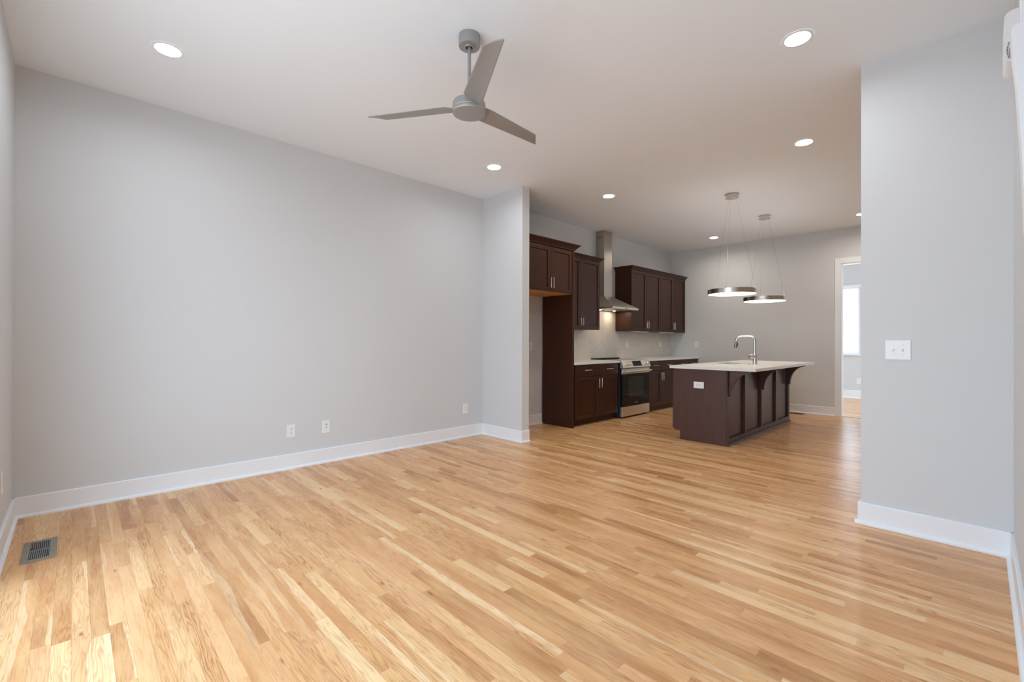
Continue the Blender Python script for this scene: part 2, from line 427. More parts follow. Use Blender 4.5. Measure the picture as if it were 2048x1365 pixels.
mb.box(-4.62, -4.5, YB1, FW0, 0, H).box(-4.62, -4.5, FW1, YZ, 0, H).box(-4.62, -4.5, FW0, FW1, 0, KZ0).box(-4.62, -4.5, FW0, FW1, KZ1, H)
struct('wall_far_room_left', mb, M['wall'])

def baseboard(name, segs, hgt=0.14):
    """segs: (axis, face, direction into the room, a0, a1, e0, e1): e = 1 where the run wraps an outside corner"""
    mb = MB()
    for ax, face, d, a0, a1, e0, e1 in segs:
        t, s = 0.014 * d, 0.030 * d
        board = [(face, 0), (face + t, 0), (face + t, hgt - 0.004), (face + t * 0.7, hgt), (face, hgt)]
        shoe = [(face, 0), (face + s, 0), (face + s, 0.010), (face + s * 0.85, 0.017), (face + s * 0.6, 0.0215), (face, 0.0225)]
        mb.prism(board, ax, a0 - 0.014 * e0, a1 + 0.014 * e1)
        mb.prism(shoe, ax, a0 - 0.030 * e0, a1 + 0.030 * e1)
    return struct(name, mb, M['trim'])
baseboard('baseboard_left', [('y', XL, 1, Y0, Y1, 0, 0), ('y', XL, 1, YP, 4.952, 0, 0)])
baseboard('baseboard_return_left', [('x', Y1, -1, XL, XP, 0, 1), ('y', XP, 1, Y1, YP, 0, 0)])
baseboard('baseboard_return_right', [('x', YQ0, -1, XQ, XR, 1, 0), ('y', XQ, -1, YQ0, YQ1, 0, 0)])
baseboard('baseboard_right', [('y', XR, -1, Y0, YQ0, 0, 0)])
baseboard('baseboard_front', [('x', Y0, 1, XL, WX0 - 0.09, 0, 0)])
baseboard('baseboard_back', [('x', YB0, -1, -3.86, -1.653, 0, 0)])
baseboard('baseboard_far_room', [('x', YZ, -1, -4.5, XK, 0, 0)], 0.17)

# door opening trim in the back wall
mb = MB()
mb.box(-1.653, DX0, YB0 - 0.02, YB0, 0, DZ + 0.091); mb.box(DX1, DX1 + 0.085, YB0 - 0.02, YB0, 0, DZ + 0.091); mb.box(DX0, DX1, YB0 - 0.02, YB0, DZ, DZ + 0.091)
mb.box(DX0, DX0 + 0.012, YB0 - 0.012, YB1, 0, DZ); mb.box(DX1 - 0.012, DX1, YB0 - 0.012, YB1, 0, DZ); mb.box(DX0, DX1, YB0 - 0.012, YB1, DZ - 0.012, DZ)
struct('door_1', mb, M['trim'], bevel=0.003)
# threshold strip between the rooms
struct('trim_1', MB().box(DX0 + 0.012, DX1 - 0.012, YB0 + 0.02, YB0 + 0.06, 0.0, 0.004), M['raw_wood'])

def window(name, x0, x1, z0, z1, y, inward, mull, casing=0.085):
    root = bpy.data.objects.new(name, None); COL.objects.link(root); root.location = ((x0 + x1) / 2, y, z0); root['kind'] = 'structure'
    mb = MB(); f = 0.035
    ya, yb = sorted((y - inward * 0.03, y - inward * 0.09))
    mb.box(x0, x0 + f, ya, yb, z0, z1); mb.box(x1 - f, x1, ya, yb, z0, z1); mb.box(x0 + f, x1 - f, ya, yb, z1 - f, z1); mb.box(x0 + f, x1 - f, ya, yb, z0, z0 + f)
    for mx in mull: mb.box(mx - 0.035, mx + 0.035, ya, yb, z0 + f, z1 - f)
    make('window_frame', mb, M['trim'], root)
    make('pane', MB().box(x0 + f, x1 - f, (ya + yb) / 2 - 0.003, (ya + yb) / 2 + 0.003, z0 + f, z1 - f), M['pane'], root)
    if casing:
        mb = MB(); a, b_ = sorted((y, y + inward * 0.018))
        mb.box(x0 - casing, x0, a, b_, z0, z1 + casing); mb.box(x1, x1 + casing, a, b_, z0, z1 + casing); mb.box(x0, x1, a, b_, z1, z1 + casing)
        make('window_casing', mb, M['trim'], root)
    return root
window('window_1', BWX0, BWX1, BWZ0, BWZ1, YZ, -1, [], 0.0)
struct('trim_2', MB().box(BWX0 - 0.02, BWX1 + 0.02, YZ - 0.05, YZ, BWZ0 - 0.03, BWZ0), M['trim'])
struct('trim_3', MB().box(BWX0 - 0.02, BWX1 + 0.02, YZ - 0.035, YZ, BWZ1, BWZ1 + 0.05), M['trim'])
def added_side_window(name, y0, y1, z0, z1, x, d=1):  # invented, unseen windows that bring extra daylight into the far room
    root = bpy.data.objects.new(name, None); COL.objects.link(root); root.location = (x, (y0 + y1) / 2, z0); root['kind'] = 'structure'
    mb = MB(); f = 0.05
    xa, xb = sorted((x + d * 0.03, x + d * 0.09)); xm = (xa + xb) / 2; ca, cb_ = sorted((x, x - d * 0.018)); c = 0.085
    mb.box(xa, xb, y0, y0 + f, z0, z1).box(xa, xb, y1 - f, y1, z0, z1).box(xa, xb, y0 + f, y1 - f, z0, z0 + f).box(xa, xb, y0 + f, y1 - f, z1 - f, z1)
    make('window_frame', mb, M['trim'], root)
    make('pane', MB().box(xm - 0.003, xm + 0.003, y0 + f, y1 - f, z0 + f, z1 - f), M['pane'], root)
    mb = MB().box(ca, cb_, y0 - c, y0, z0 - c, z1 + c).box(ca, cb_, y1, y1 + c, z0 - c, z1 + c).box(ca, cb_, y0, y1, z1, z1 + c).box(ca, cb_, y0, y1, z0 - c, z0)
    make('window_casing', mb, M['trim'], root)
added_side_window('added_window_4', FW0, FW1, KZ0, KZ1, -4.5, -1)  # unseen window added in the left wall to brighten the far room
for nm, (a, b_) in zip(('added_window_3',), KW): added_side_window(nm, a, b_, KZ0, KZ1, XK)  # unseen window added in the right wall to brighten the far room
window('window_2', WX0, WX1, WZ0, WZ1, Y0, 1, [-1.675])

# ------------------------------------------------------------------ recessed ceiling lights
def recessed(loc, label, mat):
    t = thing('recessed_light', label, 'ceiling light', (loc[0], loc[1], H), 'recessed ceiling lights')
    make('trim_ring', MB().lathe([(0.088, -0.0005), (0.087, -0.004), (0.076, -0.006), (0.068, -0.004), (0.066, 0.0), (0.066, 0.004)], (0, 0, 0), 56), M['trim'], t, smooth=40, local=True)
    make('reflector', MB().lathe([(0.067, 0.0), (0.064, 0.008), (0.060, 0.012)], (0, 0, 0), 48), M['can'], t, smooth=60, local=True)
    make('housing', MB().lathe([(0.075, 0.0), (0.075, 0.10), (0, 0.10)], (0, 0, 0), 32), M['can'], t, smooth=30, local=True)
    make('lens', MB().lathe([(0, 0.010), (0.030, 0.0105), (0.0605, 0.012)], (0, 0, 0), 40), mat, t, smooth=60, local=True)
    return t
l0 = recessed(LIGHTS[0], 'round recessed ceiling light nearest the left wall at the upper left corner', M['lens'])
dup(l0, (*LIGHTS[1], H), 'large round recessed ceiling light nearest the right wall above the light switch')
dup(l0, (*LIGHTS[2], H), 'round recessed ceiling light just left of the wall return beside the kitchen')
l3 = recessed(LIGHTS[4], 'round recessed kitchen ceiling light in front of the range hood chimney', M['lens_kitchen'])
dup(l3, (*LIGHTS[3], H), 'round recessed kitchen ceiling light to the right of the nearer pendant canopy')
dup(l3, (*LIGHTS[5], H), 'small round recessed kitchen ceiling light by the far left kitchen corner')
dup(l3, (*LIGHTS[6], H), 'recessed kitchen ceiling light half hidden behind the right wall edge')

# ------------------------------------------------------------------ ceiling fan
FX, FY = -2.153, 1.713
fan = thing('ceiling_fan', 'brushed silver three blade ceiling fan hanging from the living room ceiling', 'fan', (FX, FY, H))
make('canopy', MB().lathe([(0.0645, 0), (0.0645, -0.060), (0.062, -0.066), (0.034, -0.067), (0.034, -0.060), (0.024, -0.056), (0, -0.056)], (FX, FY, H), 48), M['fan'], fan, smooth=35)
make('canopy_collar', MB().lathe([(0.033, -0.066), (0.033, -0.071), (0.030, -0.074), (0.023, -0.074), (0.020, -0.064)], (FX, FY, H), 40), M['fan'], fan, smooth=35)
make('downrod', MB().lathe([(0, -0.04), (0.0105, -0.04), (0.0105, -0.37), (0, -0.37)], (FX, FY, H), 24), M['fan'], fan, smooth=35)
make('rod_coupling', MB().lathe([(0, -0.345), (0.024, -0.345), (0.024, -0.405), (0.0, -0.405)], (FX, FY, H), 32), M['fan'], fan, smooth=35)
zb = H - 0.473
mot = make('motor_housing', MB().lathe([(0, 0.072), (0.088, 0.072), (0.095, 0.069), (0.099, 0.060), (0.100, 0.024), (0.0985, 0.022), (0.0985, 0.020)], (FX, FY, zb), 64), M['fan'], fan, smooth=35)
make('bottom_cap', MB().lathe([(0.0985, 0.020), (0.100, 0.018), (0.100, 0.006), (0.097, 0.001), (0.093, 0.0), (0, 0.0)], (FX, FY, zb), 64), M['fan'], fan, smooth=35)
def blade(th):
    er = Vector((math.cos(th), math.sin(th), 0)); et = Vector((-math.sin(th), math.cos(th), 0)); mb = MB(); bm = mb.bm
    zc = 2.616
    # outline sampled along the length: (t, w_lead, w_trail, pitch) in metres from the hub axis
    rows = []
    n = 26
    for i in range(n + 1):
        s = i / n
        r = 0.075 + s * (0.668 - 0.075)
        k_ = (r - 0.13) / (0.666 - 0.13)
        wl = 0.054 + (0.010 - 0.054) * k_; wt = -0.065 + (-0.071 + 0.065) * k_
        pit = -0.21 + 0.05 * k_
        if r < 0.135:
            q = (0.135 - r) / 0.06; wl *= (1 - 0.35 * q); wt *= (1 - 0.35 * q); pit = -0.21 - 0.30 * q
        # slanted tip: trailing corner stops at 0.565, leading corner at 0.666
        rows.append((r, wl, wt, pit))
    top, bot = [], []
    m_ = 24
    for (r, wl, wt, pit) in rows:
        a, b_ = [], []
        for j in range(m_ + 1):
            u_ = j / m_; wv = wt + (wl - wt) * u_
            rmax = 0.566 + (0.667 - 0.566) * u_
            if u_ > 0.92: rmax -= 0.010 * ((u_ - 0.92) / 0.08) ** 2
            if u_ < 0.12: rmax -= 0.008 * ((0.12 - u_) / 0.12) ** 2
            rr = 0.075 + (r - 0.075) * (rmax - 0.075) / (0.668 - 0.075)
            zz = zc + wv * math.sin(pit) + 0.004 * (1 - (2 * u_ - 1) ** 2)
            p = Vector((FX, FY, 0)) + er * rr + et * wv * math.cos(pit)
            edge = 0.0012 if j in (0, m_) else 0.0035
            a.append(bm.verts.new((p.x, p.y, zz + edge))); b_.append(bm.verts.new((p.x, p.y, zz - edge)))
        top.append(a); bot.append(b_)
    for i in range(n):
        for j in range(m_):
            bm.faces.new((top[i][j], top[i + 1][j], top[i + 1][j + 1], top[i][j + 1]))
            bm.faces.new((bot[i][j], bot[i][j + 1], bot[i + 1][j + 1], bot[i + 1][j]))
        for j in (0, m_):
            bm.faces.new((top[i][j], bot[i][j], bot[i + 1][j], top[i + 1][j]))
    for i in (0, n):
        for j in range(m_): bm.faces.new((top[i][j], top[i][j + 1], bot[i][j + 1], bot[i][j]))
    make('blade', mb, M['fan'], fan, smooth=50)
for k_ in range(3): blade(math.radians(215.05 + 120 * k_))

# ------------------------------------------------------------------ pendants
def pendant(x, y, label, rot):
    t = thing('pendant_light', label, 'pendant light', (x, y, H), 'round disc pendants above the island')
    make('canopy', MB().lathe([(0, 0), (0.066, 0), (0.066, -0.040), (0, -0.040)], (0, 0, 0), 48), M['nickel'], t, smooth=35, local=True)
    make('canopy_plate', MB().lathe([(0, -0.040), (0.078, -0.040), (0.078, -0.047), (0, -0.047)], (0, 0, 0), 48), M['nickel'], t, smooth=35, local=True)
    zr = 1.806 - H; R = 0.278
    make('ring', MB().lathe([(R, -0.006), (R, 0.052), (R - 0.006, 0.052), (R - 0.006, 0.046), (0, 0.046)], (0, 0, zr), 80), M['nickel'], t, smooth=35, local=True)
    make('ring_rim', MB().lathe([(R, -0.006), (R - 0.007, -0.006), (R - 0.007, 0.004)], (0, 0, zr), 80), M['nickel'], t, smooth=35, local=True)
    make('diffuser', MB().lathe([(0, -0.003), (R - 0.04, -0.003), (R - 0.007, -0.002)], (0, 0, zr), 80), M['pendant_glow'], t, smooth=35, local=True)
    make('added_uplight', MB().lathe([(0, 0.0465), (R - 0.03, 0.0465)], (0, 0, zr), 64), M['pendant_added_up'], t, smooth=35, local=True)  # invented glowing disc, added to brighten the ceiling and upper back wall
    for i in range(3):
        a = math.radians(rot + 120 * i); c, s = math.cos(a), math.sin(a)
        wire = make('suspension_wire', MB().tube([(0.05 * c, 0.05 * s, -0.045), ((R - 0.004) * c, (R - 0.004) * s, zr + 0.05)], 0.0011, 6), M['nickel'], t, local=True)
        make('wire_clip', MB().cyl(((R - 0.004) * c, (R - 0.004) * s, zr + 0.045), 0.005, 0.016, 12), M['nickel'], wire, local=True)
    return t
p1 = pendant(-2.162, 5.907, 'nearer nickel disc pendant light hanging on thin wires over the island', 36)
dup(p1, (-2.197, 7.248, H), 'farther nickel disc pendant light hanging on thin wires over the island')

# ------------------------------------------------------------------ wall plates (built facing +X, plate in YZ)
def plate_base(t, wy, wz):
    return make('cover_plate', MB().box(0, 0.006, -wy / 2, wy / 2, -wz / 2, wz / 2), M['plastic'], t, local=True, bevel=0.002)
def outlet(loc, rotz, label, horizontal=False, wy=0.078, wz=0.122):
    t = thing('electrical_outlet', label, 'outlet', loc, 'white electrical outlets')
    plate_base(t, wy, wz)
    for s in (1, -1):
        r = make('receptacle', MB().prism(rrect(-0.0165, 0.0165, s * 0.020 - 0.014, s * 0.020 + 0.014, 0.008), 'x', 0.005, 0.0075), M['plastic'], t, local=True)
        mb = MB()
        for yy in (-0.006, 0.006): mb.box(0.0072, 0.0079, yy - 0.0013, yy + 0.0013, s * 0.020 - 0.001, s * 0.020 + 0.008)
        mb.cyl((0.0072, 0, s * 0.020 - 0.0075), 0.0028, 0.0008, 10, (1, 0, 0))
        make('slots', mb, M['slot'], r, local=True)
    make('screw', MB().cyl((0.005, 0, 0), 0.003, 0.0022, 12, (1, 0, 0)), M['screw'], t, local=True)
    t.rotation_euler = (math.radians(90), 0, rotz) if horizontal else (0, 0, rotz)
    return t
o1 = outlet((XL, 1.468, 0.353), 0, 'white duplex outlet low on the left wall, left of the cable plate')
dup(o1, (XL, 3.537, 0.356), 'white outlet low on the left wall near the wall return')
dup(o1, (XL, 4.715, 1.132), 'white outlet in the empty fridge alcove, half hidden behind the wall return')
dup(o1, (-4.488, 7.26, 1.156), 'white outlet on the tile backsplash just right of the range', group='white electrical outlets')
dup(o1, (-4.488, 8.493, 1.156), 'white outlet on the tile backsplash near the kitchen corner')
oB = dup(o1, (-3.939, YB0, 1.154), 'white outlet on the painted back wall above the counter end', (0, 0, math.radians(-90)))
dup(o1, (-1.815, YZ, 0.375), 'white outlet below the window in the room through the doorway', (0, 0, math.radians(-90)))
dup(o1, (-3.835, Y0, 0.392), 'white outlet on the front wall cut by the left picture edge', (0, 0, math.radians(90)))
isl = outlet((-2.350, 5.389, 0.685), math.radians(-90), 'white horizontal outlet on the end panel of the kitchen island', horizontal=True)
isl.matrix_world = Matrix.Translation((-2.350, 5.388, 0.685)) @ Matrix.Rotation(math.radians(-90), 4, 'Z') @ Matrix.Rotation(math.radians(90), 4, 'X')

cab = thing('cable_plate', 'white cable wall plate with two dark jacks low on the left wall', 'wall plate', (XL, 1.795, 0.353))
plate_base(cab, 0.078, 0.122)
make('jack', MB().cyl((0.005, 0, 0.022), 0.0062, 0.010, 16, (1, 0, 0)), M['screw'], cab, local=True)
make('jack', MB().cyl((0.005, 0, -0.006), 0.0042, 0.004, 16, (1, 0, 0)), M['slot'], cab, local=True)
make('screw', MB().cyl((0.005, 0, -0.032), 0.003, 0.0022, 12, (1, 0, 0)), M['screw'], cab, local=True)

sw = thing('light_switch', 'white double toggle light switch on the right wall', 'light switch', (-0.367, YQ0, 1.154))
make('cover_plate', MB().box(-0.0625, 0.0625, -0.006, 0, -0.062, 0.062), M['plastic'], sw, local=True, bevel=0.002)
for s in (-0.023, 0.023):
    tg = make('toggle', MB().hexa([(s - 0.0045, -0.005, -0.011), (s - 0.0045, -0.005, 0.011), (s - 0.0045, -0.016, 0.002), (s - 0.0045, -0.016, 0.009), (s + 0.0045, -0.005, -0.011), (s + 0.0045, -0.005, 0.011), (s + 0.0045, -0.016, 0.002), (s + 0.0045, -0.016, 0.009)]), M['plastic'], sw, local=True, bevel=0.001)
    for zz in (0.030, -0.030):
        make('screw', MB().cyl((s, -0.0055, zz), 0.003, 0.0015, 12, (0, -1, 0)), M['screw'], sw, local=True)

# ------------------------------------------------------------------ floor registers
def register(name, label, x0, x1, y0, y1, mat, z=0.0):
    t = thing(name, label, 'vent', ((x0 + x1) / 2, (y0 + y1) / 2, 0))
    mb = MB(); f = 0.030; zt = 0.005
    xm = (x0 + x1) / 2
    mb.box(x0, x0 + f, y0, y1, 0.0005, zt).box(x1 - f, x1, y0, y1, 0.0005, zt).box(x0 + f, x1 - f, y0, y0 + f, 0.0005, zt).box(x0 + f, x1 - f, y1 - f, y1, 0.0005, zt)
    mb.box(xm - 0.003, xm + 0.003, y0 + f, y1 - f, 0.0005, zt)
    make('frame', mb, mat, t, bevel=0.001)
    mb = MB(); n = 10; a, b_ = y0 + f, y1 - f
    for xa, xb, d in ((x0 + f, xm - 0.003, 1), (xm + 0.003, x1 - f, -1)):
        for i in range(n):
            yy = a + (b_ - a) * (i + 0.5) / n; l = 0.0012 * d
            mb.hexa([(xa, yy - 0.0007 - l, 0.001), (xa, yy - 0.0007 + l, 0.0042), (xa, yy + 0.0007 - l, 0.001), (xa, yy + 0.0007 + l, 0.0042),
                     (xb, yy - 0.0007 - l, 0.001), (xb, yy - 0.0007 + l, 0.0042), (xb, yy + 0.0007 - l, 0.001), (xb, yy + 0.0007 + l, 0.0042)])
    make('louvers', mb, M['louver'] if mat is M['register'] else mat, t)
    make('damper', MB().box(x0 + f, x1 - f, a, b_, 0.0004, 0.0009), M['dark'], t)
register('floor_register', 'grey metal floor vent in the oak floor at the lower left corner', -3.905, -3.555, -0.205, -0.065, M['register'])
register('floor_register', 'dark floor vent on the floor behind the far end of the island', -2.35, -2.05, 8.70, 8.83, M['register_dark'])

# ------------------------------------------------------------------ cabinet helpers (fronts face +X)
def shaker(name, parent, xf, y0, y1, z0, z1, mat, rail=0.055, th=0.020, rec=0.011):
    mb = MB()
    mb.box(xf - th, xf, y0, y0 + rail, z0, z1); mb.box(xf - th, xf, y1 - rail, y1, z0, z1)
    mb.box(xf - th, xf, y0 + rail, y1 - rail, z1 - rail, z1); mb.box(xf - th, xf, y0 + rail, y1 - rail, z0, z0 + rail)
    mb.box(xf - th, xf - rec, y0 + rail, y1 - rail, z0 + rail, z1 - rail)
    return make(name, mb, mat, parent, bevel=0.0025)
def pull(parent, xf, c1, c2, z0, z1):
    """bar handle between (c1,z0) and (c2,z1) on a +X face"""
    d = 0.032
    A, B = Vector((xf, c1, z0)), Vector((xf, c2, z1)); t = (B - A).normalized(); n = Vector((1, 0, 0)); r = 0.016
    pts = [A + n * 0.0, A + n * (d - r)] + [A + n * (d - r) + n * r * math.sin(a) + t * r * (1 - math.cos(a)) for a in (0.4, 0.8, 1.2, math.pi / 2)]
    pts += [B + n * (d - r) + n * r * math.sin(a) - t * r * (1 - math.cos(a)) for a in (math.pi / 2, 1.2, 0.8, 0.4)] + [B + n * (d - r), B + n * 0.0]
    return make('handle', MB().tube(pts, 0.0058, 10), M['nickel'], parent, smooth=60)
def crown(mb, xw, xf, y0, y1, z0, z1, ov, left=True, right=True):
    """crown moulding around front (+X) and the ends; flares outward by ov toward the top"""
    steps = [(0.006, z0), (0.012, z0 + 0.012), (ov * 0.45, z0 + (z1 - z0) * 0.45), (ov * 0.9, z1 - 0.012), (ov, z1 - 0.010), (ov, z1)]
    rows = []
    for o_, z in steps:
        ya = y0 - (o_ if left else 0); yb = y1 + (o_ if right else 0)
        rows.append([mb.bm.verts.new(p) for p in ((xw, ya, z), (xf + o_, ya, z), (xf + o_, yb, z), (xw, yb, z))])
    for a, b_ in zip(rows, rows[1:]):
        for i in range(4): mb.bm.faces.new((a[i], a[(i + 1) % 4], b_[(i + 1) % 4], b_[i]))
    mb.bm.faces.new(rows[0]); mb.bm.faces.new(list(reversed(rows[-1])))
    return mb
ES = M['espresso']
XW = XL + 0.003

# tall panel beside the fridge alcove
mb = MB(); mb.box(XW + 0.02, -3.922, 4.952, 4.990, 0.0, 2.46)
make_panel = make('fridge_panel', mb, ES, loc=(-4.2, 4.971, 0), bevel=0.002)
tag(make_panel, 'tall dark brown end panel standing between the fridge alcove and the base cabinet', 'cabinet panel')
# over-fridge cabinet
cb = thing('wall_cabinet', 'dark brown two door cabinet high above the empty fridge alcove', 'cabinet', (XW, 4.45, 1.855), 'dark brown wall cabinets')
make('cabinet_box', MB().box(XW, -3.942, YP + 0.003, 4.951, 1.862, 2.46), ES, cb)
make('underside', MB().box(XW, -3.945, YP + 0.003, 4.951, 1.856, 1.8615), M['raw_wood'], cb)['label'] = 'unstained light wood underside'
d1 = shaker('door', cb, -3.920, 4.045, 4.491, 1.858, 2.448, ES); pull(d1, -3.920, 4.470, 4.470, 1.905, 2.045)
d2 = shaker('door', cb, -3.920, 4.495, 4.936, 1.858, 2.448, ES); pull(d2, -3.920, 4.522, 4.522, 1.905, 2.045)
make('crown_molding', crown(MB(), XW, -3.922, YP + 0.002, 4.990, 2.4605, 2.535, 0.068, left=False), ES, cb)
# upper cabinet left of the hood
cb = thing('wall_cabinet', 'dark brown wall cabinet to the left of the range hood', 'cabinet', (XW, 5.47, 1.387), 'dark brown wall cabinets')
make('cabinet_box', MB().box(XW, -4.19, 4.9905, 5.951, 1.387, 2.453), ES, cb)
d1 = shaker('door', cb, -4.170, 4.994, 5.456, 1.390, 2.450, ES); pull(d1, -4.170, 5.436, 5.436, 1.44, 1.565)
d2 = shaker('door', cb, -4.170, 5.460, 5.948, 1.390, 2.450, ES); pull(d2, -4.170, 5.490, 5.490, 1.44, 1.565)
make('crown_molding', crown(MB(), XW, -4.172, 4.9905, 5.951, 2.4535, 2.508, 0.055, left=False), ES, cb)
# upper cabinets right of the hood
for (ya, ym, yb, lab) in ((6.880, 7.383, 7.896, 'dark brown wall cabinet directly to the right of the range hood'), (7.898, 8.396, 8.915, 'dark brown wall cabinet touching the far back wall')):
    cb = thing('wall_cabinet', lab, 'cabinet', (XW, ym, 1.387), 'dark brown wall cabinets')
    make('cabinet_box', MB().box(XW, -4.19, ya, yb, 1.392, 2.453), ES, cb)
    d1 = shaker('door', cb, -4.170, ya + 0.003, ym - 0.002, 1.390, 2.450, ES); pull(d1, -4.170, ym - 0.026, ym - 0.026, 1.44, 1.575)
    d2 = shaker('door', cb, -4.170, ym + 0.002, yb - 0.003, 1.390, 2.450, ES); pull(d2, -4.170, ym + 0.034, ym + 0.034, 1.44, 1.575)
cr = make('crown_molding', crown(MB(), XW, -4.172, 6.880, 8.917, 2.4535, 2.512, 0.055, right=False), ES, loc=(XW, 7.9, 2.4535))
tag(cr, 'dark brown crown molding along the top of the wall cabinets right of the hood', 'crown molding')
for yy, lab in ((7.28, 'slim white light bar under the wall cabinet right of the hood'), (8.25, 'slim white light bar under the farthest wall cabinet')):
    ul = make('under_cabinet_light', MB().box(-4.27, -4.205, yy - 0.25, yy + 0.25, 1.374, 1.3915), M['plastic'], loc=(-4.237, yy, 1.392), bevel=0.003)
    tag(ul, lab, 'under cabinet light', 'under cabinet lights')

# base cabinets
ZC0, ZC1 = 0.875, 0.9085
def base_cab(label, xf, y0, y1, splits, doors, ybody1=None):
    """splits: drawer boundaries; doors: door boundaries with handle side (+1 at the high Y side, -1 low)"""
    cb = thing('base_cabinet', label, 'cabinet', (XW, (y0 + y1) / 2, 0), 'dark brown base cabinets')
    make('cabinet_box', MB().box(XW, xf - 0.02, y0, ybody1 or y1, 0.098, ZC0 - 0.001), ES, cb)
    make('toe_kick', MB().box(XW, xf - 0.075, y0, y1, 0.0, 0.0975), ES, cb)
    for a, b_ in zip(splits, splits[1:]):
        dr = make('drawer', MB().box(xf - 0.02, xf, a + 0.003, b_ - 0.003, 0.704, 0.866), ES, cb, bevel=0.002)
        m_ = (a + b_) / 2; pull(dr, xf, m_ - 0.078, m_ + 0.078, 0.793, 0.793)
    for a, b_, side in doors:
        dd = shaker('door', cb, xf, a + 0.003, b_ - 0.003, 0.103, 0.696, ES)
        hy = b_ - 0.030 if side > 0 else a + 0.034
        pull(dd, xf, hy, hy, 0.525, 0.660)
base_cab('dark brown base cabinet between the tall fridge panel and the range', -3.926, 4.9905, 6.105, [5.018, 5.592, 6.095], [(5.018, 5.592, 1), (5.592, 6.095, -1)])
base_cab('dark brown base cabinet directly to the right of the range', -3.902, 6.975, 7.981, [7.000, 7.424, 7.981], [(7.000, 7.424, 1), (7.424, 7.981, -1)])
base_cab('dark brown base cabinet in the far kitchen corner behind the island', -3.902, 7.983, 8.917, [7.983, 8.476, 8.900], [(7.983, 8.476, 1), (8.476, 8.900, -1)])
ct = make('countertop', MB().box(XW, -3.905, 4.9905, 6.125, ZC0, ZC1), M['quartz'], loc=(XW, 5.55, ZC0), bevel=0.003)
tag(ct, 'white quartz countertop on the base cabinet left of the range', 'countertop', 'white quartz countertops')
ct = make('countertop', MB().box(XW, -3.880, 6.972, 8.917, ZC0, ZC1), M['quartz'], loc=(XW, 7.9, ZC0), bevel=0.003)
tag(ct, 'white quartz countertop on the base cabinets right of the range', 'countertop', 'white quartz countertops')
bs = make('backsplash', MB().box(XL + 0.0005, XL + 0.012, 4.9905, 8.918, ZC1 + 0.0005, 1.386).box(XL + 0.0005, XL + 0.012, 5.9525, 6.8785, 1.386, 1.745), M['tile'], loc=(XL, 6.9, ZC1))
tag(bs, 'beige tile backsplash on the wall between counter and wall cabinets', 'backsplash')

# ------------------------------------------------------------------ range
rg = thing('range', 'stainless steel slide-in range with black oven door under the hood', 'stove', (-4.2, 6.55, 0))
RY0, RY1 = 6.135, 6.966
make('body', MB().box(XL + 0.02, -3.915, RY0, RY1, 0.025, 0.903), M['dark_metal'], rg)
for yy in (RY0 + 0.04, RY1 - 0.04):
    make('foot', MB().cyl((-3.96, yy, 0), 0.018, 0.026, 16), M['dark'], rg)
make('cooktop', MB().box(XL + 0.03, -3.925, RY0 - 0.008, RY1 + 0.004, 0.9035, 0.913), M['black_glass'], rg, bevel=0.002)
make('rear_vent', MB().box(XL + 0.03, XL + 0.085, RY0 + 0.0, RY1 - 0.06, 0.9135, 0.926), M['dark'], rg, bevel=0.002)
cp = make('control_panel', MB().prism([(-3.9245, 0.914), (-3.905, 0.914), (-3.895, 0.908), (-3.850, 0.797), (-3.852, 0.786), (-3.9145, 0.786)], 'y', RY0, RY1), M['stainless'], rg, bevel=0.002)
nrm = Vector((0.111, 0, 0.045)).normalized()
def on_panel(y, z):   # point on the slanted face
    k_ = (0.908 - z) / (0.908 - 0.797); return Vector((-3.895 + 0.045 * k_, y, z))
for yy in (6.245, 6.345, 6.775, 6.875):
    kb = make('knob', MB().lathe([(0, 0.0), (0.033, 0.0), (0.033, 0.005), (0.027, 0.007), (0.025, 0.032), (0.022, 0.036), (0, 0.036)], on_panel(yy, 0.852), 32, nrm), M['knob_chrome'], cp, smooth=35)
a, b_ = on_panel(0, 0.893), on_panel(0, 0.812)
tv = nrm * 0.002
dsp = make('display', MB().hexa([(b_.x, 6.43, b_.z), (b_.x + tv.x, 6.43, b_.z + tv.z), (a.x, 6.43, a.z), (a.x + tv.x, 6.43, a.z + tv.z), (b_.x, 6.69, b_.z), (b_.x + tv.x, 6.69, b_.z + tv.z), (a.x, 6.69, a.z), (a.x + tv.x, 6.69, a.z + tv.z)]), M['black_glass'], cp)
od = make('oven_door', MB().box(-3.914, -3.876, RY0 + 0.004, RY1 - 0.004, 0.184, 0.776), M['black_glass'], rg, bevel=0.002)
make('door_band', MB().box(-3.9, -3.873, RY0 + 0.003, RY1 - 0.003, 0.694, 0.777), M['stainless'], od, bevel=0.002)['label'] = 'stainless band across the top of the oven door'
make('oven_window', MB().box(-3.8765, -3.8752, 6.31, 6.78, 0.33, 0.645), M['oven_window'], od)
make('handle', MB().tube([(-3.874, RY0 + 0.05, 0.733), (-3.835, RY0 + 0.05, 0.733)], 0.011, 12).tube([(-3.874, RY1 - 0.05, 0.733), (-3.835, RY1 - 0.05, 0.733)], 0.011, 12).tube([(-3.833, RY0 + 0.02, 0.733), (-3.833, RY1 - 0.02, 0.733)], 0.0145, 16), M['stainless'], od, smooth=50)
make('badge', MB().box(-3.8758, -3.8752, 6.50, 6.60, 0.222, 0.230), M['nickel'], od)
make('bottom_drawer', MB().box(-3.914, -3.874, RY0 + 0.002, RY1 - 0.002, 0.028, 0.178), M['stainless'], rg, bevel=0.003)

